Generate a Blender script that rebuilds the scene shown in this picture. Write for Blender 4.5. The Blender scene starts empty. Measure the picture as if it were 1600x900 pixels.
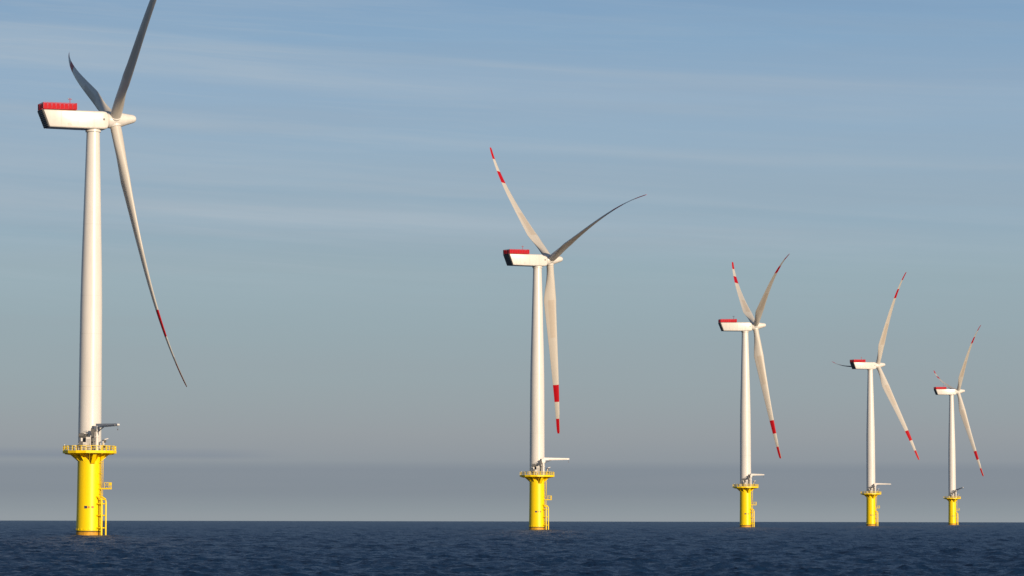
import bpy, math, random
import numpy as np
from mathutils import Vector, Matrix, Euler
random.seed(7)
rng = np.random.default_rng(11)
sc = bpy.context.scene
COL = sc.collection
D = math.radians
EARTH = 6.371e6                      # the sea follows the real curve of the earth

# ------------------------------------------------------------------ camera
CAM_H = 3.8
cam_data = bpy.data.cameras.new('camera')
cam = bpy.data.objects.new('camera', cam_data)
COL.objects.link(cam)
cam_data.sensor_width = 36.0
cam_data.lens = 112.5
cam_data.clip_start = 1.0
cam_data.clip_end = 60000.0
cam.matrix_world = (Matrix.Translation((0, 0, CAM_H)) @ Matrix.Rotation(D(90 + 4.109), 4, 'X')
                    @ Matrix.Rotation(D(0.104), 4, 'Z'))
sc.camera = cam

# ------------------------------------------------------------------ sun, sky, exposure
SUN_AZ = 35.0      # degrees to the right of straight behind the camera
SUN_EL = 13.0
sun_dir = Vector((math.sin(D(SUN_AZ)) * math.cos(D(SUN_EL)), -math.cos(D(SUN_AZ)) * math.cos(D(SUN_EL)), math.sin(D(SUN_EL))))
sl = bpy.data.lights.new('sun', 'SUN')
sl.energy = 5.0
sl.angle = D(0.53)
sl.color = (1.0, 0.79, 0.57)
sun = bpy.data.objects.new('sun', sl)
COL.objects.link(sun)
sun.rotation_euler = sun_dir.to_track_quat('Z', 'Y').to_euler()

world = bpy.data.worlds.new('World')
sc.world = world
world.use_nodes = True
wt = world.node_tree
wt.nodes.clear()


def N(t, typ, **kw):
    n = t.nodes.new(typ)
    for k, v in kw.items():
        if k.startswith('i_'):
            n.inputs[k[2:].replace('_', ' ')].default_value = v
        else:
            setattr(n, k, v)
    return n


def math_node(t, op, a, b=None, clamp=False):
    n = t.nodes.new('ShaderNodeMath')
    n.operation = op
    n.use_clamp = clamp
    for i, v in enumerate((a, b)):
        if v is None:
            continue
        if isinstance(v, (int, float)):
            n.inputs[i].default_value = v
        else:
            t.links.new(v, n.inputs[i])
    return n.outputs[0]


def ramp(t, fac, stops, interp='LINEAR'):
    n = t.nodes.new('ShaderNodeValToRGB')
    cr = n.color_ramp
    cr.interpolation = interp
    while len(cr.elements) < len(stops):
        cr.elements.new(0.5)
    for e, (p, c) in zip(cr.elements, stops):
        e.position = p
        e.color = (c[0], c[1], c[2], 1) if len(c) == 3 else c
    t.links.new(fac, n.inputs[0])
    return n.outputs[0]


def lin(r, g, b):
    return tuple(((v / 255.0) / 12.92 if v / 255.0 <= .04045 else ((v / 255.0 + .055) / 1.055) ** 2.4) for v in (r, g, b))


def mixc(t, fac, a, b):
    n = t.nodes.new('ShaderNodeMix')
    n.data_type = 'RGBA'
    for sock, v in ((n.inputs['Factor'], fac), (n.inputs['A'], a), (n.inputs['B'], b)):
        if isinstance(v, (int, float)):
            sock.default_value = v
        elif isinstance(v, tuple):
            sock.default_value = (v[0], v[1], v[2], 1)
        else:
            t.links.new(v, sock)
    return n.outputs['Result']


sky = N(wt, 'ShaderNodeTexSky', sky_type='NISHITA', sun_disc=False)
sky.sun_elevation = D(SUN_EL)
# Blender's sky: rotation 0 puts the sun on +Y, turning clockwise seen from above
sky.sun_rotation = D(180 - SUN_AZ)
sky.altitude = 0
sky.air_density = 1.0
sky.dust_density = 1.4
sky.ozone_density = 1.6
tc = wt.nodes.new('ShaderNodeTexCoord')
sep = wt.nodes.new('ShaderNodeSeparateXYZ')
wt.links.new(tc.outputs['Generated'], sep.inputs[0])
elev = math_node(wt, 'ARCSINE', sep.outputs['Z'])             # radians above the horizon
az = math_node(wt, 'ARCTAN2', sep.outputs['X'], sep.outputs['Y'])  # 0 straight ahead
# a thin veil of high cloud and sea haze, thinning out towards the zenith (colours x10: strength is 0.1)
K = 10.0
def kc(r, g, b):
    return tuple(v * K for v in lin(r, g, b))
e01 = math_node(wt, 'MULTIPLY', elev, 1 / D(20.0), True)
veil_stops = [(0.0, kc(147, 156, 163)), (0.008, kc(141, 151, 159)), (0.022, kc(131, 141, 152)), (0.0455, kc(128, 139, 152)), (0.0485, kc(140, 149, 159)),
              (0.075, kc(147, 155, 163)), (0.105, kc(147, 160, 168)), (0.16, kc(146, 164, 174)), (0.22, kc(147, 169, 181)), (0.26, kc(144, 168, 186)),
              (0.33, kc(144, 170, 193)), (0.385, kc(140, 168, 195)), (0.43, kc(130, 163, 194)), (0.50, kc(117, 152, 189)), (0.64, kc(88, 126, 174)), (1.0, kc(60, 96, 150))]
veil_scaled = ramp(wt, e01, [(p, tuple(c / K for c in col)) for p, col in veil_stops], 'LINEAR')
vm = wt.nodes.new('ShaderNodeVectorMath'); vm.operation = 'SCALE'
wt.links.new(veil_scaled, vm.inputs[0]); vm.inputs['Scale'].default_value = K
veil = vm.outputs[0]
# streaks of cirrus: long in azimuth, thin in height, sloping a little down to the right
slope = math_node(wt, 'ADD', elev, math_node(wt, 'MULTIPLY', az, 0.055))
def streak(sa, se, seed, detail=5.0, rough=0.55, dist=0.4, sloped=True):
    c = wt.nodes.new('ShaderNodeCombineXYZ')
    wt.links.new(math_node(wt, 'MULTIPLY', az, sa), c.inputs[0])
    wt.links.new(math_node(wt, 'MULTIPLY', slope if sloped else elev, se), c.inputs[1])
    c.inputs[2].default_value = seed
    n = N(wt, 'ShaderNodeTexNoise', i_Scale=1.0, i_Detail=detail, i_Roughness=rough, i_Distortion=dist)
    wt.links.new(c.outputs[0], n.inputs['Vector'])
    return n.outputs['Fac']
n1 = streak(5.0, 70.0, 3.1)
n2 = streak(9.0, 150.0, 8.7, 6.0, 0.6, 0.8)
n3 = streak(3.0, 22.0, 5.2, 3.0, 0.5, 0.2)
wob = math_node(wt, 'MULTIPLY', math_node(wt, 'ADD', n3, -0.5), 0.012)
sw = math_node(wt, 'ADD', math_node(wt, 'ADD', slope, wob), math_node(wt, 'MULTIPLY', math_node(wt, 'ADD', n2, -0.5), 0.004))
s01 = math_node(wt, 'MULTIPLY', math_node(wt, 'ADD', sw, -0.07), 1 / 0.08, True)
g = lambda v: (v, v, v)
bands = ramp(wt, s01, [(0.0, g(.25)), (0.10, g(.2)), (0.135, g(.05)), (0.20, g(.45)), (0.25, g(.8)), (0.31, g(.45)), (0.34, g(.15)), (0.37, g(.7)), (0.44, g(.35)),
                       (0.535, g(.1)), (0.58, g(.65)), (0.62, g(.15)), (0.72, g(.1)), (0.79, g(.5)), (0.90, g(.55)), (0.935, g(.08)), (1.0, g(.05))], 'EASE')
loose = ramp(wt, math_node(wt, 'ADD', math_node(wt, 'MULTIPLY', n1, 0.6), math_node(wt, 'MULTIPLY', n2, 0.4)), [(0.40, g(0)), (0.66, g(1))], 'EASE')
high = ramp(wt, e01, [(0.0, g(0)), (0.42, g(.0)), (0.5, g(.6)), (1.0, g(.5))])
hi01 = math_node(wt, 'MULTIPLY', elev, 1 / D(90.0), True)
n5 = streak(16.0, 420.0, 4.4, 5.0, 0.65, 0.6)
fine = ramp(wt, n5, [(0.42, g(0)), (0.70, g(.15))], 'EASE')
cl = math_node(wt, 'ADD', math_node(wt, 'MULTIPLY', bands, math_node(wt, 'ADD', math_node(wt, 'MULTIPLY', loose, 0.6), 0.45)), math_node(wt, 'MULTIPLY', loose, high))
cl = math_node(wt, 'MULTIPLY', math_node(wt, 'ADD', cl, fine), ramp(wt, hi01, [(0.0, g(1)), (0.13, g(1)), (0.30, g(.25)), (0.5, g(.06)), (1.0, g(.03))]))
mid = ramp(wt, e01, [(0.0, g(0)), (0.17, g(0.04)), (0.24, g(.8)), (0.42, g(1)), (0.55, g(.8)), (1.0, g(.5))], 'EASE')
fade_right = ramp(wt, math_node(wt, 'ADD', math_node(wt, 'MULTIPLY', az, 1.8), 0.5, True), [(0.0, g(1)), (0.36, g(1)), (0.5, g(.75)), (0.8, g(.42)), (1.0, g(.4))])
cloud_fac = math_node(wt, 'MULTIPLY', math_node(wt, 'MULTIPLY', math_node(wt, 'MULTIPLY', cl, mid), fade_right), 0.82)
clear = mixc(wt, ramp(wt, hi01, [(0.0, g(.10)), (0.12, g(.12)), (0.22, g(.55)), (0.42, g(.95)), (1.0, g(1))]), veil, sky.outputs[0])
withcloud = mixc(wt, cloud_fac, clear, kc(174, 186, 196))
# faint large mottling of the haze, and one thin grey streak low on the left
n4 = streak(4.0, 90.0, 1.7, 4.0, 0.55, 0.5, False)
mott = math_node(wt, 'MULTIPLY', ramp(wt, n4, [(0.4, g(0)), (0.65, g(1))], 'EASE'), 0.08)
hazy = mixc(wt, mott, withcloud, kc(152, 154, 160))
st_e = ramp(wt, math_node(wt, 'ADD', e01, math_node(wt, 'MULTIPLY', math_node(wt, 'ADD', n4, -.5), 0.004)), [(0.0, g(0)), (0.0535, g(0)), (0.0555, g(1)), (0.0575, g(.9)), (0.0595, g(0)), (1, g(0))], 'EASE')
st_a = ramp(wt, math_node(wt, 'ADD', az, 0.5, True), [(0.0, g(0)), (0.28, g(.4)), (0.36, g(1)), (0.405, g(.8)), (0.435, g(0)), (1, g(0))], 'EASE')
final = mixc(wt, math_node(wt, 'MULTIPLY', math_node(wt, 'MULTIPLY', st_e, st_a), 0.55), hazy, kc(112, 125, 146))
bg = wt.nodes.new('ShaderNodeBackground')
bg.inputs['Strength'].default_value = 0.095
wt.links.new(final, bg.inputs['Color'])
wo = wt.nodes.new('ShaderNodeOutputWorld')
wt.links.new(bg.outputs[0], wo.inputs['Surface'])

sc.view_settings.view_transform = 'Standard'
sc.view_settings.look = 'None'
sc.view_settings.exposure = 0.12
sc.view_settings.gamma = 1.0
sc.cycles.max_bounces = 5


# ------------------------------------------------------------------ materials
def paint(name, col, rough=0.4, stain=0.0, stain_col=(0.3, 0.2, 0.1), scale=(0.6, 0.6, 0.08), spec=0.5, vary=0.06):
    m = bpy.data.materials.new(name)
    m.use_nodes = True
    t = m.node_tree
    b = t.nodes['Principled BSDF']
    c = t.nodes.new('ShaderNodeTexCoord')
    mp = t.nodes.new('ShaderNodeMapping')
    mp.inputs['Scale'].default_value = scale
    t.links.new(c.outputs['Object'], mp.inputs[0])
    n = N(t, 'ShaderNodeTexNoise', i_Scale=1.0, i_Detail=6.0, i_Roughness=0.6)
    t.links.new(mp.outputs[0], n.inputs['Vector'])
    lo = tuple(v * (1 - vary) for v in col); hi = tuple(min(1, v * (1 + vary)) for v in col)
    base = ramp(t, n.outputs['Fac'], [(0.3, lo), (0.7, hi)])
    if stain:
        n2 = N(t, 'ShaderNodeTexNoise', i_Scale=3.1, i_Detail=5.0, i_Roughness=0.65)
        t.links.new(mp.outputs[0], n2.inputs['Vector'])
        f = ramp(t, n2.outputs['Fac'], [(0.56, (0, 0, 0)), (0.75, (stain,) * 3)])
        base = mixc(t, f, base, stain_col)
    t.links.new(base, b.inputs['Base Color'])
    b.inputs['Roughness'].default_value = rough
    b.inputs['Specular IOR Level'].default_value = spec
    return m


M = {}
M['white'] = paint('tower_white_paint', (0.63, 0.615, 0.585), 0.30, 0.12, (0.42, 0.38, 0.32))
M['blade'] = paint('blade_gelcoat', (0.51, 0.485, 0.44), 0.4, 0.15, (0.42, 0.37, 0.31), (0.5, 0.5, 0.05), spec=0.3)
M['blade_red'] = paint('blade_red_paint', (0.40, 0.003, 0.010), 0.5, spec=0.25)
M['yellow'] = paint('marine_yellow_paint', (0.86, 0.61, 0.0), 0.38, 0.18, (0.50, 0.24, 0.01), (0.9, 0.9, 0.12), vary=0.05, spec=0.35)
M['tide'] = paint('stained_tide_zone_yellow', (0.55, 0.27, 0.01), 0.6, 0.6, (0.16, 0.10, 0.02), (1.5, 1.5, 1.5), vary=0.3)
M['weed'] = paint('splash_zone_growth', (0.16, 0.10, 0.02), 0.8, 0.6, (0.04, 0.04, 0.02), (1.5, 1.5, 1.5), vary=0.4)
M['red'] = paint('red_platform_paint', (0.42, 0.003, 0.013), 0.6, spec=0.15)
M['post'] = paint('pale_red_rail_post', (0.46, 0.05, 0.07), 0.6, spec=0.15)
M['dark'] = paint('dark_louvre', (0.018, 0.020, 0.024), 0.6)
M['steel'] = paint('galvanised_steel', (0.38, 0.37, 0.35), 0.5)
M['grey'] = paint('grey_equipment', (0.10, 0.10, 0.10), 0.6)
M['seam'] = paint('flange_joint_sealant', (0.54, 0.52, 0.49), 0.6)
M['tape'] = paint('grey_edge_tape', (0.30, 0.28, 0.26), 0.6)
M['tan'] = paint('blade_tan_strip', (0.455, 0.41, 0.35), 0.5, 0.1, (0.4, 0.34, 0.28))  # tan strip, slightly darker than the gelcoat, on both inboard blade faces
M['cream'] = paint('white_crane_paint', (0.62, 0.60, 0.57), 0.4)
M['navy'] = paint('dark_blue_lettering', (0.03, 0.04, 0.10), 0.5)
M['redmark'] = paint('red_lettering', (0.62, 0.10, 0.02), 0.5)


# ------------------------------------------------------------------ mesh building
class MB:
    def __init__(s):
        s.v = []; s.f = []; s.m = []; s.sm = []; s.mats = []

    def mat(s, name):
        if name not in s.mats:
            s.mats.append(name)
        return s.mats.index(name)

    def face(s, idx, mat, smooth=False):
        s.f.append(idx); s.m.append(s.mat(mat)); s.sm.append(smooth)

    def box(s, c, size, mat, rot=None):
        b = len(s.v)
        R_ = rot if rot is not None else Matrix.Identity(3)
        for dx in (-.5, .5):
            for dy in (-.5, .5):
                for dz in (-.5, .5):
                    s.v.append(tuple(Vector(c) + R_ @ Vector((dx * size[0], dy * size[1], dz * size[2]))))
        for q in ((0, 1, 3, 2), (4, 6, 7, 5), (0, 4, 5, 1), (2, 3, 7, 6), (0, 2, 6, 4), (1, 5, 7, 3)):
            s.face([b + i for i in q], mat)

    def tube(s, pts, rad, mat, seg=10, caps=True):
        """tube through points, rad a number or list"""
        pts = [Vector(p) for p in pts]
        rings = []
        if not isinstance(rad, (list, tuple)):
            rad = [rad] * len(pts)
        prev = None
        for i, p in enumerate(pts):
            d = (pts[min(i + 1, len(pts) - 1)] - pts[max(i - 1, 0)]).normalized()
            if prev is None:
                a = d.orthogonal().normalized()
            else:
                a = (prev - d * prev.dot(d)).normalized()
            prev = a
            b_ = d.cross(a)
            base = len(s.v)
            for k in range(seg):
                t = 2 * math.pi * k / seg
                s.v.append(tuple(p + (a * math.cos(t) + b_ * math.sin(t)) * rad[i]))
            rings.append(base)
        for r0, r1 in zip(rings, rings[1:]):
            for k in range(seg):
                k2 = (k + 1) % seg
                s.face([r0 + k, r0 + k2, r1 + k2, r1 + k], mat, True)
        if caps:
            s.face([rings[0] + k for k in range(seg)][::-1], mat)
            s.face([rings[-1] + k for k in range(seg)], mat)

    def lathe(s, prof, seg=64, origin=(0, 0, 0), axis='Z', mats=None, smooth=True, caps=True):
        """prof: list of (radius, height)"""
        o = Vector(origin)
        rings = []
        for (r, z) in prof:
            base = len(s.v)
            for k in range(seg):
                t = 2 * math.pi * k / seg
                if axis == 'Z':
                    s.v.append(tuple(o + Vector((r * math.cos(t), r * math.sin(t), z))))
                else:
                    s.v.append(tuple(o + Vector((z, r * math.cos(t), r * math.sin(t)))))
            rings.append(base)
        for i, (r0, r1) in enumerate(zip(rings, rings[1:])):
            mm = mats[i] if isinstance(mats, list) else mats
            flat = abs(prof[i][1] - prof[i + 1][1]) < 1e-4
            for k in range(seg):
                k2 = (k + 1) % seg
                s.face([r0 + k, r0 + k2, r1 + k2, r1 + k], mm, smooth and not flat)
        if caps:
            s.face([rings[0] + k for k in range(seg)][::-1], mats[0] if isinstance(mats, list) else mats)
            s.face([rings[-1] + k for k in range(seg)], mats[-1] if isinstance(mats, list) else mats)

    def prism(s, poly, thick, mat, frame):
        """poly in the frame's x/z plane, extruded +-thick/2 along y; frame: Matrix 4x4"""
        b = len(s.v); n = len(poly)
        for y in (-thick / 2, thick / 2):
            for (x, z) in poly:
                s.v.append(tuple(frame @ Vector((x, y, z))))
        s.face([b + i for i in range(n)], mat)
        s.face([b + n + i for i in range(n)][::-1], mat)
        for i in range(n):
            j = (i + 1) % n
            s.face([b + i, b + n + i, b + n + j, b + j], mat)

    def mesh(s, name):
        me = bpy.data.meshes.new(name)
        me.from_pydata(s.v, [], s.f)
        for m in s.mats:
            me.materials.append(M[m])
        me.polygons.foreach_set('material_index', s.m)
        me.polygons.foreach_set('use_smooth', s.sm)
        me.update()
        import bmesh
        bm = bmesh.new(); bm.from_mesh(me)
        bmesh.ops.recalc_face_normals(bm, faces=bm.faces)
        for e in bm.edges:
            if len(e.link_faces) != 2 or e.calc_face_angle(0) > D(38):
                e.smooth = False
        bm.to_mesh(me); bm.free()
        return me


def obj(name, mesh, parent=None, mat=None):
    o = bpy.data.objects.new(name, mesh)
    COL.objects.link(o)
    if parent:
        o.parent = parent
    if mat is not None:
        o.matrix_local = mat
    return o


# ------------------------------------------------------------------ the sea
def build_sea():
    # polar sheet about the viewpoint's column of water: fine where the camera looks, coarse elsewhere
    r = [0.5]
    while r[-1] < 130: r.append(r[-1] * 1.035 + 0.05)
    while r[-1] < 195: r.append(r[-1] * 1.004)
    while r[-1] < 2600: r.append(r[-1] * 1.0017)
    while r[-1] < 9000: r.append(r[-1] * 1.004)
    while r[-1] < 26000: r.append(r[-1] * 1.03)
    r = np.array(r)
    fine = np.arange(-12.0, 12.0001, 0.062)
    coarse = np.arange(14.0, 346.1, 4.0)
    a = np.radians(np.concatenate([fine, coarse]))          # closed ring
    R_, A = np.meshgrid(r, a, indexing='ij')
    X = R_ * np.sin(A); Y = R_ * np.cos(A)
    dr = np.gradient(r)[:, None]
    Z = -(R_ ** 2) / (2 * EARTH)
    DX = np.zeros_like(X); DY = np.zeros_like(X)
    nw = 140
    lam = np.exp(np.log(0.8) + (np.log(16.0) - np.log(0.8)) * rng.beta(1.0, 1.6, nw))
    th = np.radians(100 + rng.normal(0, 34, nw))             # travelling roughly towards/away from the camera
    ph = rng.uniform(0, 2 * np.pi, nw)
    amp = 0.0105 * lam ** 0.40 * rng.uniform(0.6, 1.3, nw)
    for l, t, p, am in zip(lam, th, ph, amp):
        k = 2 * np.pi / l
        fade = np.clip((l / (1.6 * dr) - 0.9), 0, 1)
        arg = k * (X * np.cos(t) + Y * np.sin(t)) + p
        Z += am * fade * np.cos(arg)
        DX -= 0.8 * am * fade * np.cos(t) * np.sin(arg)
        DY -= 0.8 * am * fade * np.sin(t) * np.sin(arg)
    quiet = np.clip((R_ - 20) / 60, 0, 1)                    # coarse mesh right under the viewer stays calm
    X = X + DX * quiet; Y = Y + DY * quiet
    nr, na = R_.shape
    co = np.stack([X, Y, Z], -1).reshape(-1, 3)
    i = np.arange(nr - 1)[:, None]; j = np.arange(na)[None, :]
    j2 = (j + 1) % na
    q = np.stack([i * na + j, i * na + j2, (i + 1) * na + j2, (i + 1) * na + j], -1).reshape(-1, 4)[:, ::-1]
    me = bpy.data.meshes.new('sea')
    nv = len(co); nq = len(q)
    me.vertices.add(nv); me.vertices.foreach_set('co', co.astype(np.float32).ravel())
    me.loops.add(nq * 4); me.loops.foreach_set('vertex_index', q.astype(np.int32).ravel())
    me.polygons.add(nq)
    me.polygons.foreach_set('loop_start', np.arange(0, nq * 4, 4, dtype=np.int32))
    me.polygons.foreach_set('use_smooth', np.ones(nq, dtype=bool))
    me.update(calc_edges=True)
    m = bpy.data.materials.new('sea_water')
    m.use_nodes = True
    t = m.node_tree
    b = t.nodes['Principled BSDF']
    geo = t.nodes.new('ShaderNodeNewGeometry')
    acc = None
    for scale, stren, seed in ((0.05, 0.14, 12.0), (0.5, 0.24, 0.0), (1.4, 0.95, 31.0), (3.4, 1.2, 77.0)):
        mp = t.nodes.new('ShaderNodeMapping')
        mp.inputs['Location'].default_value = (seed, seed * 2, 0)
        mp.inputs['Scale'].default_value = (scale * 1.0, scale * 1.15, scale)
        t.links.new(geo.outputs['Position'], mp.inputs[0])
        n = N(t, 'ShaderNodeTexNoise', i_Scale=1.0, i_Detail=3.0, i_Roughness=0.6, i_Distortion=0.3)
        t.links.new(mp.outputs[0], n.inputs['Vector'])
        s_ = t.nodes.new('ShaderNodeVectorMath'); s_.operation = 'SUBTRACT'
        t.links.new(n.outputs['Color'], s_.inputs[0]); s_.inputs[1].default_value = (0.5, 0.5, 0.5)
        w = t.nodes.new('ShaderNodeVectorMath'); w.operation = 'MULTIPLY'
        t.links.new(s_.outputs[0], w.inputs[0]); w.inputs[1].default_value = (stren, stren * 1.5, 0)
        if acc is None:
            acc = w.outputs[0]
        else:
            ad = t.nodes.new('ShaderNodeVectorMath'); ad.operation = 'ADD'
            t.links.new(acc, ad.inputs[0]); t.links.new(w.outputs[0], ad.inputs[1]); acc = ad.outputs[0]
    ad = t.nodes.new('ShaderNodeVectorMath'); ad.operation = 'ADD'
    t.links.new(geo.outputs['Normal'], ad.inputs[0]); t.links.new(acc, ad.inputs[1])
    nn = t.nodes.new('ShaderNodeVectorMath'); nn.operation = 'NORMALIZE'
    t.links.new(ad.outputs[0], nn.inputs[0])
    t.links.new(nn.outputs[0], b.inputs['Normal'])
    n = N(t, 'ShaderNodeTexNoise', i_Scale=0.02, i_Detail=4.0)
    t.links.new(geo.outputs['Position'], n.inputs['Vector'])
    t.links.new(ramp(t, n.outputs['Fac'], [(0.35, (0.004, 0.018, 0.052)), (0.65, (0.007, 0.025, 0.066))]), b.inputs['Base Color'])
    b.inputs['Roughness'].default_value = 0.37
    b.inputs['IOR'].default_value = 1.333
    me.materials.append(m)
    o = obj('sea', me)
    o['kind'] = 'structure'
    return o


build_sea()

# ------------------------------------------------------------------ wind turbine part meshes (metres)
BL = 58.5            # rotor radius
HUB_Z = 86.8
OVERHANG = 4.57
TILT = D(6.45)
CONE = D(3.35)
PREBEND = 3.9
DECK = 17.35

sec_r =     [1.2, 3.0, 5.0, 7.5, 10.0, 13.0, 16, 22, 30, 41.5, 48, 53, 56.3, 57.8, 58.5]
sec_chord = [2.3, 2.3, 2.5, 3.0, 3.6, 4.2, 3.9, 3.38, 2.75, 1.95, 1.52, 1.2, 1.10, 0.98, 0.62]
sec_tc =    [1.0, 1.0, .88, .62, .44, .35, .30, .26, .23, .20, .18, .17, .16, .15, .15]
sec_ax =    [.5, .5, .47, .42, .36, .33, .32, .32, .33, .36, .38, .40, .42, .46, .5]
sec_tw =    [14, 14, 14, 14, 13.5, 12.5, 10.5, 7.5, 4.5, 1.5, 0.5, 0, 0, 0, 0]
sec_ci =    [1, 1, .8, .45, .2, .05, 0, 0, 0, 0, 0, 0, 0, 0, 0]


def blade_mesh():
    """span +Z, leading edge +X, flapwise (upwind) +Y"""
    b = MB()
    rs = sorted(set([1.2, 2.0, 3.0] + [round(v, 3) for v in np.linspace(3, 57, 44)] + [0.71 * BL, 0.81 * BL, 0.91 * BL, 57.5, 58.0, 58.3, 58.5]))
    n = 28
    rings = []
    for r in rs:
        g = lambda arr: float(np.interp(r, sec_r, arr))
        c, tcr, ax, tw, ci = g(sec_chord), g(sec_tc), g(sec_ax), D(g(sec_tw)), g(sec_ci)
        off = PREBEND * (r / BL) ** 4.0
        base = len(b.v)
        for k in range(n):
            t = 2 * math.pi * k / n
            x = (1 - math.cos(t)) / 2
            sgn = 1 if math.sin(t) >= 0 else -1
            yt = 5 * tcr * (0.2969 * math.sqrt(x) - 0.1260 * x - 0.3516 * x * x + 0.2843 * x ** 3 - 0.1015 * x ** 4)
            ya = sgn * yt * (0.85 if sgn > 0 else 1.15) - (0.03 * math.sin(math.pi * x))
            yc = 0.5 * tcr * math.sin(t)
            y = ci * yc + (1 - ci) * ya
            px = (ax - x) * c; py = y * c
            # local twist turns the leading edge upwind
            qx = px * math.cos(tw) - py * math.sin(tw)
            qy = px * math.sin(tw) + py * math.cos(tw)
            b.v.append((qx, qy + off, r))
        rings.append(base)
    for i in range(len(rs) - 1):
        fm = (rs[i] + rs[i + 1]) / 2 / BL
        mat = 'blade_red' if (0.71 < fm < 0.81 or fm > 0.91) else 'blade'
        for k in range(n):
            k2 = (k + 1) % n
            m2 = 'tape' if (fm > 0.89 and (k < 3 or k >= n - 3)) else 'tan' if (mat == 'blade' and 12.5 < fm * BL < 25.5 and k in (4, 5, 6, 7, 8, n - 5, n - 6, n - 7, n - 8, n - 9)) else mat
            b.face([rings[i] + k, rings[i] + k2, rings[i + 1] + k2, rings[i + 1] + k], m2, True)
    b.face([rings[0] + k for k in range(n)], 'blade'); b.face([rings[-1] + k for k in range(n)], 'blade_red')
    return b.mesh('blade')


TW_Z = [DECK + 0.02, 26, 40, 49, 56, 63, 72, 80, HUB_Z - 2.1]
TW_R = [2.42, 2.38, 2.33, 2.27, 2.14, 1.95, 1.72, 1.50, 1.38]
def tower_r(z): return float(np.interp(z, TW_Z, TW_R))


def tower_section(z0, z1):
    b = MB()
    zs = [z0] + [z for z in np.arange(math.ceil(z0 / 3) * 3, z1, 3.0) if z0 + .3 < z < z1 - .3] + [z1]
    prof = [(tower_r(z), z) for z in zs]
    # weld-flange joint: narrow recess at the top of each can
    g = 0.03
    b.lathe([(prof[0][0] - .015, z0), (prof[0][0] - .015, z0 + .05)], 72, mats='seam')
    prof = [(tower_r(z0 + .05), z0 + 0.05)] + prof[1:]
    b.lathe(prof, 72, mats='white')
    return b.mesh('tower_section')


def nacelle_body():
    b = MB()
    # stations along x (rotor axis, level): half width, z low, z high ; rounded-box cross sections
    def ring(x0, x1, hw, zl, zh, rad, n=4):
        """x0 at the bottom, x1 at the top (slanted stern)"""
        base = len(b.v)
        cs = [(hw - rad, zh - rad, 0), (-(hw - rad), zh - rad, 90), (-(hw - rad), zl + rad, 180), (hw - rad, zl + rad, 270)]
        for (cy, cz, a0) in cs:
            for k in range(n + 1):
                t = D(a0 + 90 * k / n)
                y = cy + rad * math.cos(t); z = cz + rad * math.sin(t)
                f = (z - zl) / (zh - zl)
                b.v.append((x0 + (x1 - x0) * f, y, z))
        return base, 4 * (n + 1)
    st = [(-9.85, -11.15, 1.95, -1.55, 1.95, .28), (-9.7, -11.0, 2.02, -1.62, 2.02, .32), (-3, -3.2, 2.05, -1.68, 2.06, .38), (1.6, 1.6, 2.05, -1.68, 2.08, .42),
          (2.35, 2.35, 1.98, -1.6, 2.0, .6), (2.75, 2.75, 1.75, -1.4, 1.75, .8)]
    rr = [ring(*s_) for s_ in st]
    n = rr[0][1]
    for (a, _), (c, _) in zip(rr, rr[1:]):
        for k in range(n):
            k2 = (k + 1) % n
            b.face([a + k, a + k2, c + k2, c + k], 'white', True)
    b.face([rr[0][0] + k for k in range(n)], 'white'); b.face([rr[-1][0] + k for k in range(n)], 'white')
    for x in (-7.4, -3.8, -0.4):
        for s_ in (-1, 1):
            b.box((x, s_ * 2.052, .2), (.05, .02, 2.9), 'seam')
    for s_ in (-1, 1):
        b.box((1.75, s_ * 2.05, .35), (.38, .06, .42), 'grey')
        b.box((-5.6, s_ * 2.06, -.9), (.9, .03, .55), 'seam')
    return b.mesh('nacelle')


def rear_louvre():
    """dark slanted stern of the nacelle, louvres across it"""
    b = MB()
    fr = Matrix.Identity(4)
    b.prism([(-9.88, -1.58), (-10.12, -1.58), (-11.50, 1.9), (-11.50, 2.05), (-11.18, 2.05), (-11.18, 1.93)], 3.9, 'dark', fr)
    for k in range(9):
        f = (k + .5) / 9
        z = -1.5 + 3.3 * f
        x = -10.12 + (-11.50 + 10.12) * ((z + 1.58) / 3.48) - 0.03
        b.box((x, 0, z), (0.10, 3.6, 0.16), 'grey')
    return b.mesh('rear_louvre')


def bolted_ring():
    b = MB()
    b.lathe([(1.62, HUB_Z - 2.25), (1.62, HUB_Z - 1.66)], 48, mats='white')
    return b.mesh('yaw_ring')


def hub_mesh():
    """x along the rotor axis, origin at the rotor centre"""
    b = MB()
    prof = [(1.30, -2.05), (1.42, -1.75), (1.58, -1.55), (1.64, -1.3), (1.66, -0.4), (1.64, 0.6), (1.58, 1.1), (1.46, 1.6), (1.30, 2.2), (1.13, 2.9), (0.98, 3.6),
            (0.86, 4.1), (0.70, 4.45), (0.46, 4.68), (0.2, 4.78), (0.02, 4.80)]
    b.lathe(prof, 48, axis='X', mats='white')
    return b.mesh('hub')


def hub_collar():
    b = MB()
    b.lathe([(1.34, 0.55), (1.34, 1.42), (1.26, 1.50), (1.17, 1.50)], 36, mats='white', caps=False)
    return b.mesh('blade_collar')


def heli_floor():
    b = MB()
    b.box((-7.72, 0, 2.14), (7.1, 4.5, 0.10), 'red')
    for x in np.linspace(-10.9, -4.7, 6):
        b.box((x, 0, 2.06), (0.12, 4.2, 0.08), 'red')
    b.box((-7.72, 2.2, 3.46), (7.2, .08, .08), 'red'); b.box((-7.72, -2.2, 3.46), (7.2, .08, .08), 'red')
    b.box((-11.28, 0, 3.46), (.08, 4.3, .08), 'red'); b.box((-4.16, 0, 3.46), (.08, 4.3, .08), 'red')
    return b.mesh('hoist_floor')


def heli_post():
    b = MB(); b.box((0, 0, 0.64), (0.12, 0.12, 1.28), 'post'); return b.mesh('railing_post')


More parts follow.
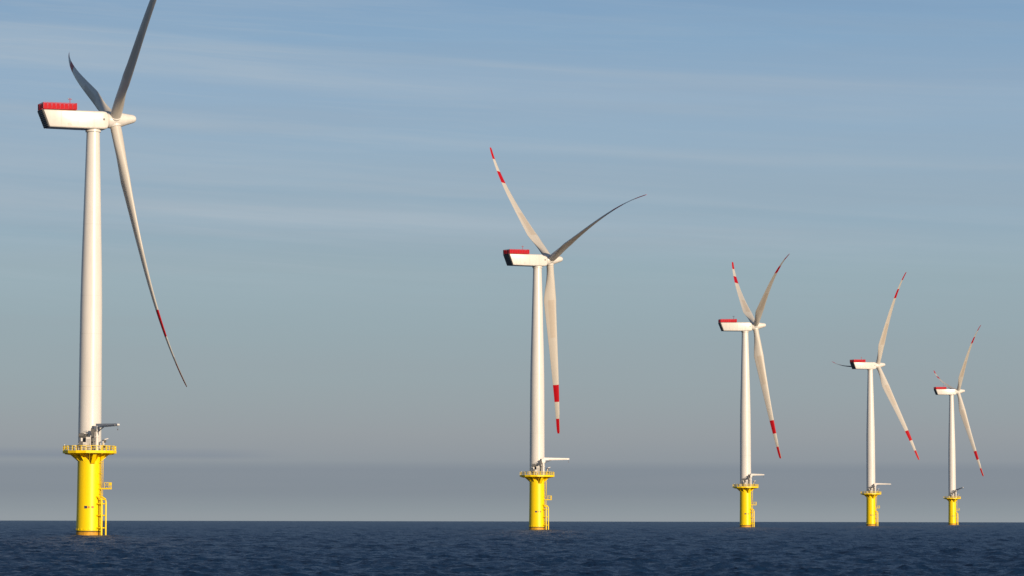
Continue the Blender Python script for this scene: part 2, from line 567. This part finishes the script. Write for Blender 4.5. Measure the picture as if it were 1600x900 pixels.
def heli_panel(w):
    b = MB(); b.box((0, 0, 0), (w, 0.035, 1.10), 'red')
    b.box((0, 0, -.40), (w, 0.07, .05), 'red'); b.box((0, 0, .1), (w, 0.07, .05), 'red')
    return b.mesh('hoist_panel')


def tp_mesh():
    b = MB()
    prof = [(2.62, -4.0), (2.62, 0.72), (2.50, 0.76), (2.50, 0.98), (2.62, 1.02), (2.56, 4.0), (2.50, 8.0), (2.47, 12.0), (2.45, DECK - 2.4), (2.45, DECK - .30)]
    b.lathe(prof, 72, mats=['tide', 'weed', 'weed'] + ['yellow'] * 6)
    # anode / grout band lugs just above the water
    for k in range(18):
        t = 2 * math.pi * k / 18
        R3 = Matrix.Rotation(t, 3, 'Z')
        b.box(R3 @ Vector((2.63, 0, 1.30)), (0.12, 0.35, 0.22), 'yellow', R3)
    return b.mesh('transition_piece')


def deck_mesh():
    b = MB()
    b.lathe([(2.46, DECK - .26), (5.45, DECK - .26), (5.62, DECK - .26), (5.62, DECK + .30), (5.55, DECK + .30), (5.55, DECK - .02), (2.46, DECK - .02)], 16, mats='yellow', smooth=False, caps=False)
    return b.mesh('platform_deck')


def gusset():
    b = MB()
    b.prism([(2.38, DECK - .27), (5.1, DECK - .27), (5.1, DECK - .45), (3.9, DECK - .62), (2.38, DECK - 1.95)], 0.10, 'yellow', Matrix.Identity(4))
    b.box((3.8, 0, DECK - .36), (2.6, .26, .10), 'yellow')
    return b.mesh('gusset_bracket')


def knee_box():
    b = MB()
    b.prism([(2.40, DECK - .27), (4.4, DECK - .27), (4.4, DECK - .5), (2.9, DECK - 2.3), (2.40, DECK - 2.5)], 0.8, 'yellow', Matrix.Identity(4))
    return b.mesh('crane_bracket')


def rail_ring():
    b = MB()
    n = 16
    for rz, rad in ((1.28, .055), (.78, .04)):
        pts = [(5.5 * math.cos(2 * math.pi * k / n), 5.5 * math.sin(2 * math.pi * k / n), DECK + rz) for k in range(n + 1)]
        for p, q in zip(pts, pts[1:]):
            b.tube([p, q], rad, 'yellow', 6)
    return b.mesh('hand_rail')


def rail_post():
    b = MB(); b.box((5.5, 0, DECK + .64), (0.10, .12, 1.28), 'yellow'); return b.mesh('railing_post')


def fender_tube():
    b = MB()
    b.tube([(3.62, 0, -3), (3.62, 0, 6.9), (3.45, 0, 7.6), (2.5, 0, 8.1)], 0.17, 'yellow', 12)
    for z in (1.6, 4.2, 6.6):
        b.tube([(2.5, 0, z), (3.62, 0, z)], .14, 'yellow', 8)
    return b.mesh('fender_tube')


def ladder_mesh(z0, z1, x=3.15, w=.26):
    b = MB()
    for s in (-1, 1):
        b.tube([(x, s * w, z0), (x, s * w, z1)], .05, 'yellow', 6)
    z = z0 + .15
    while z < z1:
        b.tube([(x, -w, z), (x, w, z)], .028, 'yellow', 5); z += .32
    z = z0 + .8
    while z < z1:
        for s in (-1, 1):
            b.tube([(2.45, s * w, z), (x, s * w, z)], .04, 'yellow', 5)
        z += 2.2
    return b.mesh('ladder')


def cross_bars():
    b = MB()
    b.tube([(3.5, -.85, 0), (3.5, .85, 0)], .13, 'yellow', 8)
    return b.mesh('cross_bar')


def rest_platform():
    b = MB()
    b.box((3.55, 0, 9.75), (2.2, 1.7, .28), 'yellow')
    for (x, y) in ((4.6, -.8), (4.6, .8), (4.6, 0), (3.6, -.8), (3.6, .8)):
        b.box((x, y, 10.45), (.09, .09, 1.2), 'yellow')
    for z in (10.5, 11.02):
        b.box((4.6, 0, z), (.08, 1.68, .09), 'yellow')
        for y in (-.8, .8): b.box((4.1, y, z), (.92, .08, .09), 'yellow')
    b.box((4.62, 0, 10.75), (.03, 1.6, .6), 'yellow')
    return b.mesh('rest_platform')


def crane_pedestal():
    b = MB()
    b.lathe([(.62, DECK - .02), (.62, DECK + .18), (.40, DECK + .22), (.38, DECK + 2.9), (.52, DECK + 2.95), (.52, DECK + 3.2), (.40, DECK + 3.25), (.38, DECK + 4.2)], 24, mats='cream')
    return b.mesh('crane_pedestal')


def crane_boom(L=8.6):
    b = MB()   # local: x along the boom, origin at the pivot
    b.box((0, 0, .1), (1.15, .75, 1.1), 'cream')
    b.box((-.55, 0, .0), (.7, .7, .85), 'grey')
    fr = Matrix.Identity(4)
    b.prism([(0.0, .30), (0.0, 1.15), (L - .6, .88), (L, .78), (L, .46), (L - .6, .38)], 0.55, 'cream', fr)
    b.tube([(.5, 0, -.5), (3.2, 0, .55)], .10, 'grey', 8)
    b.box((L * .55, .34, .60), (L * .7, .1, .12), 'steel'); b.box((L * .55, -.34, .60), (L * .7, .1, .12), 'steel')
    b.tube([(L - .25, 0, .5), (L - .25, 0, -.3)], .03, 'grey', 5)
    b.box((L - .25, 0, -.4), (.16, .16, .25), 'grey')
    return b.mesh('crane_boom')


def cabinet(sx, sy, sz):
    b = MB()
    b.box((0, 0, sz / 2), (sx, sy, sz), 'cream')
    b.box((0, 0, sz + .04), (sx + .12, sy + .12, .08), 'cream')
    b.box((0, -sy / 2 - .012, sz * .5), (sx * .8, .02, sz * .8), 'steel')
    b.box((sx * .28, -sy / 2 - .04, sz * .52), (.06, .06, .25), 'grey')
    return b.mesh('equipment_cabinet')


def door_mesh():
    b = MB()
    b.box((0, -.0, 1.15), (1.05, .16, 2.3), 'steel')
    b.box((0, -.1, 1.15), (.85, .06, 2.1), 'grey')
    b.box((0, -.45, 2.5), (1.3, .9, .08), 'cream')
    return b.mesh('tower_door')


def stair_mesh():
    b = MB()
    for k in range(5):
        b.box((0, -.3 * k, 1.2 - .24 * k), (1.0, .3, .05), 'steel')
    for s in (-.5, .5):
        b.tube([(s, .1, 2.3), (s, -1.3, 1.1)], .04, 'steel', 6)
        b.tube([(s, .1, 1.2), (s, -1.3, .1)], .07, 'grey', 6)
        b.tube([(s, -1.3, 0), (s, -1.3, 1.1)], .04, 'steel', 6)
    return b.mesh('entrance_stair')


def winch_mesh():
    b = MB()
    b.tube([(0, 0, 0), (0, 0, 2.2)], .16, 'cream', 10)
    b.tube([(0, 0, 2.2), (.25, -.1, 2.75), (.9, -.4, 2.95)], .13, 'cream', 8)
    b.tube([(-.35, -.2, 2.35), (.35, -.2, 2.35)], .32, 'grey', 12)
    b.box((0, -.32, 1.2), (.5, .4, .6), 'grey')
    return b.mesh('davit_winch')


def power_pack():
    b = MB()
    b.box((0, 0, 2.0), (.42, .5, 4.0), 'grey')
    b.box((0, 0, 4.3), (.8, .55, .9), 'grey')
    for z in (1.0, 2.0, 3.0):
        b.box((0, -.28, z), (.5, .06, .3), 'dark')
    b.tube([(.2, -.2, 0), (.25, -.3, 2.2), (.45, -.2, 4.1)], .06, 'steel', 6)
    return b.mesh('hydraulic_pack')


def lamp_pole():
    b = MB()
    b.tube([(0, 0, 0), (0, 0, 1.9)], .05, 'yellow', 6)
    b.tube([(0, 0, 1.9), (0, 0, 2.25)], [.16, .12], 'cream', 10)
    return b.mesh('navigation_lamp')


def mast_mesh():
    b = MB()
    b.tube([(0, 0, 0), (0, 0, 1.5)], .06, 'red', 6)
    b.tube([(-.4, 0, 1.2), (.4, 0, 1.2)], .04, 'red', 6)
    b.tube([(-.35, 0, 1.2), (-.35, 0, 1.45)], .09, 'steel', 8)
    b.tube([(.35, 0, 1.2), (.35, 0, 1.5)], .05, 'steel', 8)
    return b.mesh('weather_mast')


def side_patch(size, mat):
    b = MB()
    n = 4
    w, h = size
    base = len(b.v)
    rad = 2.53
    for k in range(n + 1):
        t = (k / n - .5) * w / rad
        for (rr_, zz) in ((rad - .05, -h / 2), (rad + .03, -h / 2), (rad + .03, h / 2), (rad - .05, h / 2)):
            b.v.append((rr_ * math.cos(t), rr_ * math.sin(t), zz))
    for k in range(n):
        for e in range(4):
            a = base + 4 * k + e; c = base + 4 * k + (e + 1) % 4
            b.face([a, c, c + 4, a + 4], mat)
    b.face([base + i for i in range(4)], mat); b.face([base + 4 * n + i for i in range(4)], mat)
    return b.mesh('painted_mark')


MESH = dict(bar=cross_bars(), blade=blade_mesh(), hub=hub_mesh(), collar=hub_collar(), nac=nacelle_body(), louvre=rear_louvre(), yaw=bolted_ring(),
            floor=heli_floor(), hpost=heli_post(), hpanel=heli_panel(0.68), hpanel_end=heli_panel(0.92), tp=tp_mesh(), deck=deck_mesh(), gusset=gusset(),
            knee=knee_box(), rail=rail_ring(), rpost=rail_post(), fender=fender_tube(), lad1=ladder_mesh(-1, 9.6), lad2=ladder_mesh(9.9, DECK + .9, 3.2),
            rest=rest_platform(), ped=crane_pedestal(), boom=crane_boom(), cab1=cabinet(1.0, .8, 3.0), cab2=cabinet(1.0, .7, 1.9), cab3=cabinet(.9, .6, 1.3), pack=power_pack(), door=door_mesh(),
            stair=stair_mesh(), winch=winch_mesh(), lamp=lamp_pole(), mast=mast_mesh(), mark1=side_patch((.62, .55), 'navy'), mark2=side_patch((.46, .42), 'redmark'), mark3=side_patch((.34, .36), 'redmark'))
SEAMS = [DECK + .02, 31.0, 42.0, 50.0, 65.0, HUB_Z - 2.1]
SECT = [tower_section(a, b_ - 0.0) for a, b_ in zip(SEAMS, SEAMS[1:])]


def Rz(a): return Matrix.Rotation(D(a), 4, 'Z')
def T(x, y, z): return Matrix.Translation((x, y, z))


def turbine(x, y, yaw, azim, pitch, boom_az, boom_el, label):
    root = bpy.data.objects.new('wind_turbine', None)
    COL.objects.link(root)
    root.location = (x, y, -(x * x + y * y) / (2 * EARTH))
    root['label'] = label
    root['category'] = 'wind turbine'
    root['group'] = 'offshore wind turbines standing in a row'
    # foundation
    tp = obj('transition_piece', MESH['tp'], root)
    tp['label'] = 'yellow steel tube foundation rising from the sea'
    for w, mk in ((-15, 'mark1'), (-1, 'mark3'), (17, 'mark2')):
        obj('painted_mark', MESH[mk], tp, Rz(-82.5 + w) @ T(0, 0, 5.9))
    land = -25.0
    bl = bpy.data.objects.new('boat_landing', None); COL.objects.link(bl); bl.parent = root; bl.matrix_local = Rz(land)
    for s in (-1, 1):
        obj('fender_tube', MESH['fender'], bl, T(0, .85 * s, 0))
    
    for z in (1.6, 4.2, 6.6, 7.5):
        obj('cross_bar', MESH['bar'], bl, T(0, 0, z))
    obj('ladder', MESH['lad1'], bl); obj('ladder', MESH['lad2'], bl)
    obj('rest_platform', MESH['rest'], root, Rz(-12))
    # platform
    pl = obj('platform', MESH['deck'], root)
    for k in range(12):
        obj('gusset_bracket', MESH['gusset'], pl, Rz(30 * k + 8))
    obj('crane_bracket', MESH['knee'], pl, Rz(-68))
    obj('hand_rail', MESH['rail'], pl)
    for k in range(16):
        obj('railing_post', MESH['rpost'], pl, Rz(22.5 * k))
        obj('railing_post', MESH['rpost'], pl, Rz(22.5 * k + 11.25) @ T(-.1, 0, 0))
    # deck equipment
    cr = obj('crane_pedestal', MESH['ped'], root, T(1.95, -3.6, 0))
    obj('crane_boom', MESH['boom'], cr, T(0, 0, DECK + 4.7) @ Rz(boom_az) @ Matrix.Rotation(D(-boom_el), 4, 'Y'))
    obj('hydraulic_pack', MESH['pack'], root, T(1.15, -3.9, DECK))
    obj('equipment_cabinet', MESH['cab1'], root, T(.25, -3.6, DECK))
    obj('equipment_cabinet', MESH['cab2'], root, T(-.6, -4.3, DECK))
    obj('equipment_cabinet', MESH['cab3'], root, T(-2.1, -3.7, DECK))
    obj('tower_door', MESH['door'], root, Rz(-14) @ T(0, -2.42, DECK + 1.25))
    obj('entrance_stair', MESH['stair'], root, Rz(-30) @ T(0, -2.5, DECK))
    obj('davit_winch', MESH['winch'], root, T(-1.15, -4.2, DECK) @ Matrix.Scale(1.45, 4))
    obj('davit_winch', MESH['winch'], root, T(3.3, -2.9, DECK) @ Rz(40) @ Matrix.Scale(.95, 4))
    obj('navigation_lamp', MESH['lamp'], root, T(3.3, -4.2, DECK))
    obj('navigation_lamp', MESH['lamp'], root, T(-5.0, -1.6, DECK) @ Matrix.Scale(.7, 4))
    # tower
    tw = bpy.data.objects.new('tower', None); COL.objects.link(tw); tw.parent = root
    for me in SECT:
        obj('tower_section', me, tw)
    # nacelle: level body turned by yaw
    Ny = Rz(yaw) @ T(0, 0, 0)
    base = T(0, 0, HUB_Z - .05) @ Ny @ Matrix.Rotation(D(-0.8), 4, 'Y')
    obj('yaw_ring', MESH['yaw'], root)
    na = obj('nacelle', MESH['nac'], root, base)
    lv = obj('rear_louvre', MESH['louvre'], na)
    lv['label'] = 'black slanted rear face of the nacelle'
    hp = obj('hoist_platform', MESH['floor'], root, base)
    hp['label'] = 'bright red helicopter hoist platform on the nacelle roof'
    for k in range(9):
        xx = -11.28 + 7.12 * k / 8
        for yy in (-2.2, 2.2):
            obj('railing_post', MESH['hpost'], hp, T(xx, yy, 2.19))
    for k in range(8):
        xx = -11.28 + 7.12 * (k + .5) / 8
        for yy in (-2.2, 2.2):
            obj('hoist_panel', MESH['hpanel'], hp, T(xx, yy * 0.995, 2.80))
    for k in range(4):
        yy = -1.65 + 1.1 * k
        for xx in (-11.28, -4.16):
            obj('hoist_panel', MESH['hpanel_end'], hp, T(xx, yy, 2.80) @ Rz(90))
    obj('weather_mast', MESH['mast'], na, T(-4.7, 1.2, 2.2 + 1.3))
    # rotor
    a = Vector((math.cos(D(yaw)) * math.cos(TILT), math.sin(D(yaw)) * math.cos(TILT), math.sin(TILT)))
    u = Vector((math.sin(D(yaw)), -math.cos(D(yaw)), 0))
    w = a.cross(u)
    if w.z < 0: w = -w
    hc = Vector((0, 0, HUB_Z)) + a * OVERHANG
    hm = Matrix.Identity(4)
    for i in range(3):
        hm[i][0] = a[i]; hm[i][1] = (w.cross(a))[i]; hm[i][2] = w[i]; hm[i][3] = hc[i]
    hub = obj('hub', MESH['hub'], root, hm)
    hmi = hm.inverted()
    for k in range(3):
        ph = D(azim) + k * 2 * math.pi / 3
        s = math.sin(ph) * u + math.cos(ph) * w
        tm = -(math.cos(ph) * u - math.sin(ph) * w)
        s2 = (s * math.cos(CONE) + a * math.sin(CONE)).normalized()
        e = math.cos(D(pitch)) * tm + math.sin(D(pitch)) * a
        e = (e - s2 * e.dot(s2)).normalized()
        fl = math.cos(D(pitch)) * a - math.sin(D(pitch)) * tm
        fl = (fl - s2 * fl.dot(s2) - e * fl.dot(e)).normalized()
        mm = Matrix.Identity(4)
        for i in range(3):
            mm[i][0] = e[i]; mm[i][1] = fl[i]; mm[i][2] = s2[i]; mm[i][3] = hc[i]
        obj('blade', MESH['blade'], root, mm)
        obj('blade_collar', MESH['collar'], hub, hmi @ mm)
    return root


#        x        y       yaw    azimuth pitch  boom az, el
TURB = [(-88.1, 668.6, 23.2, 171.5, -4, -52, 1, 'nearest and largest wind turbine, far left, its upper blade reaching above the picture'),
        (8.2, 1032.3, 28.2, 190.6, 67, 14, 1, 'second largest wind turbine, near the middle of the row, one dark blade stretching right'),
        (101.3, 1388.3, 9.34, 179.2, 62, 44, 1, 'mid-sized third wind turbine whose three blades form an upright Y with both upper tips red'),
        (195.0, 1740.0, 23.2, 150.5, 70, 3, 0, 'fourth wind turbine with one thin blade lying level behind its nacelle'),
        (288.0, 2096.0, 12.0, 162.3, 60, -64, 12, 'smallest and farthest wind turbine, at the right end of the row')]
for args in TURB:
    turbine(*args)
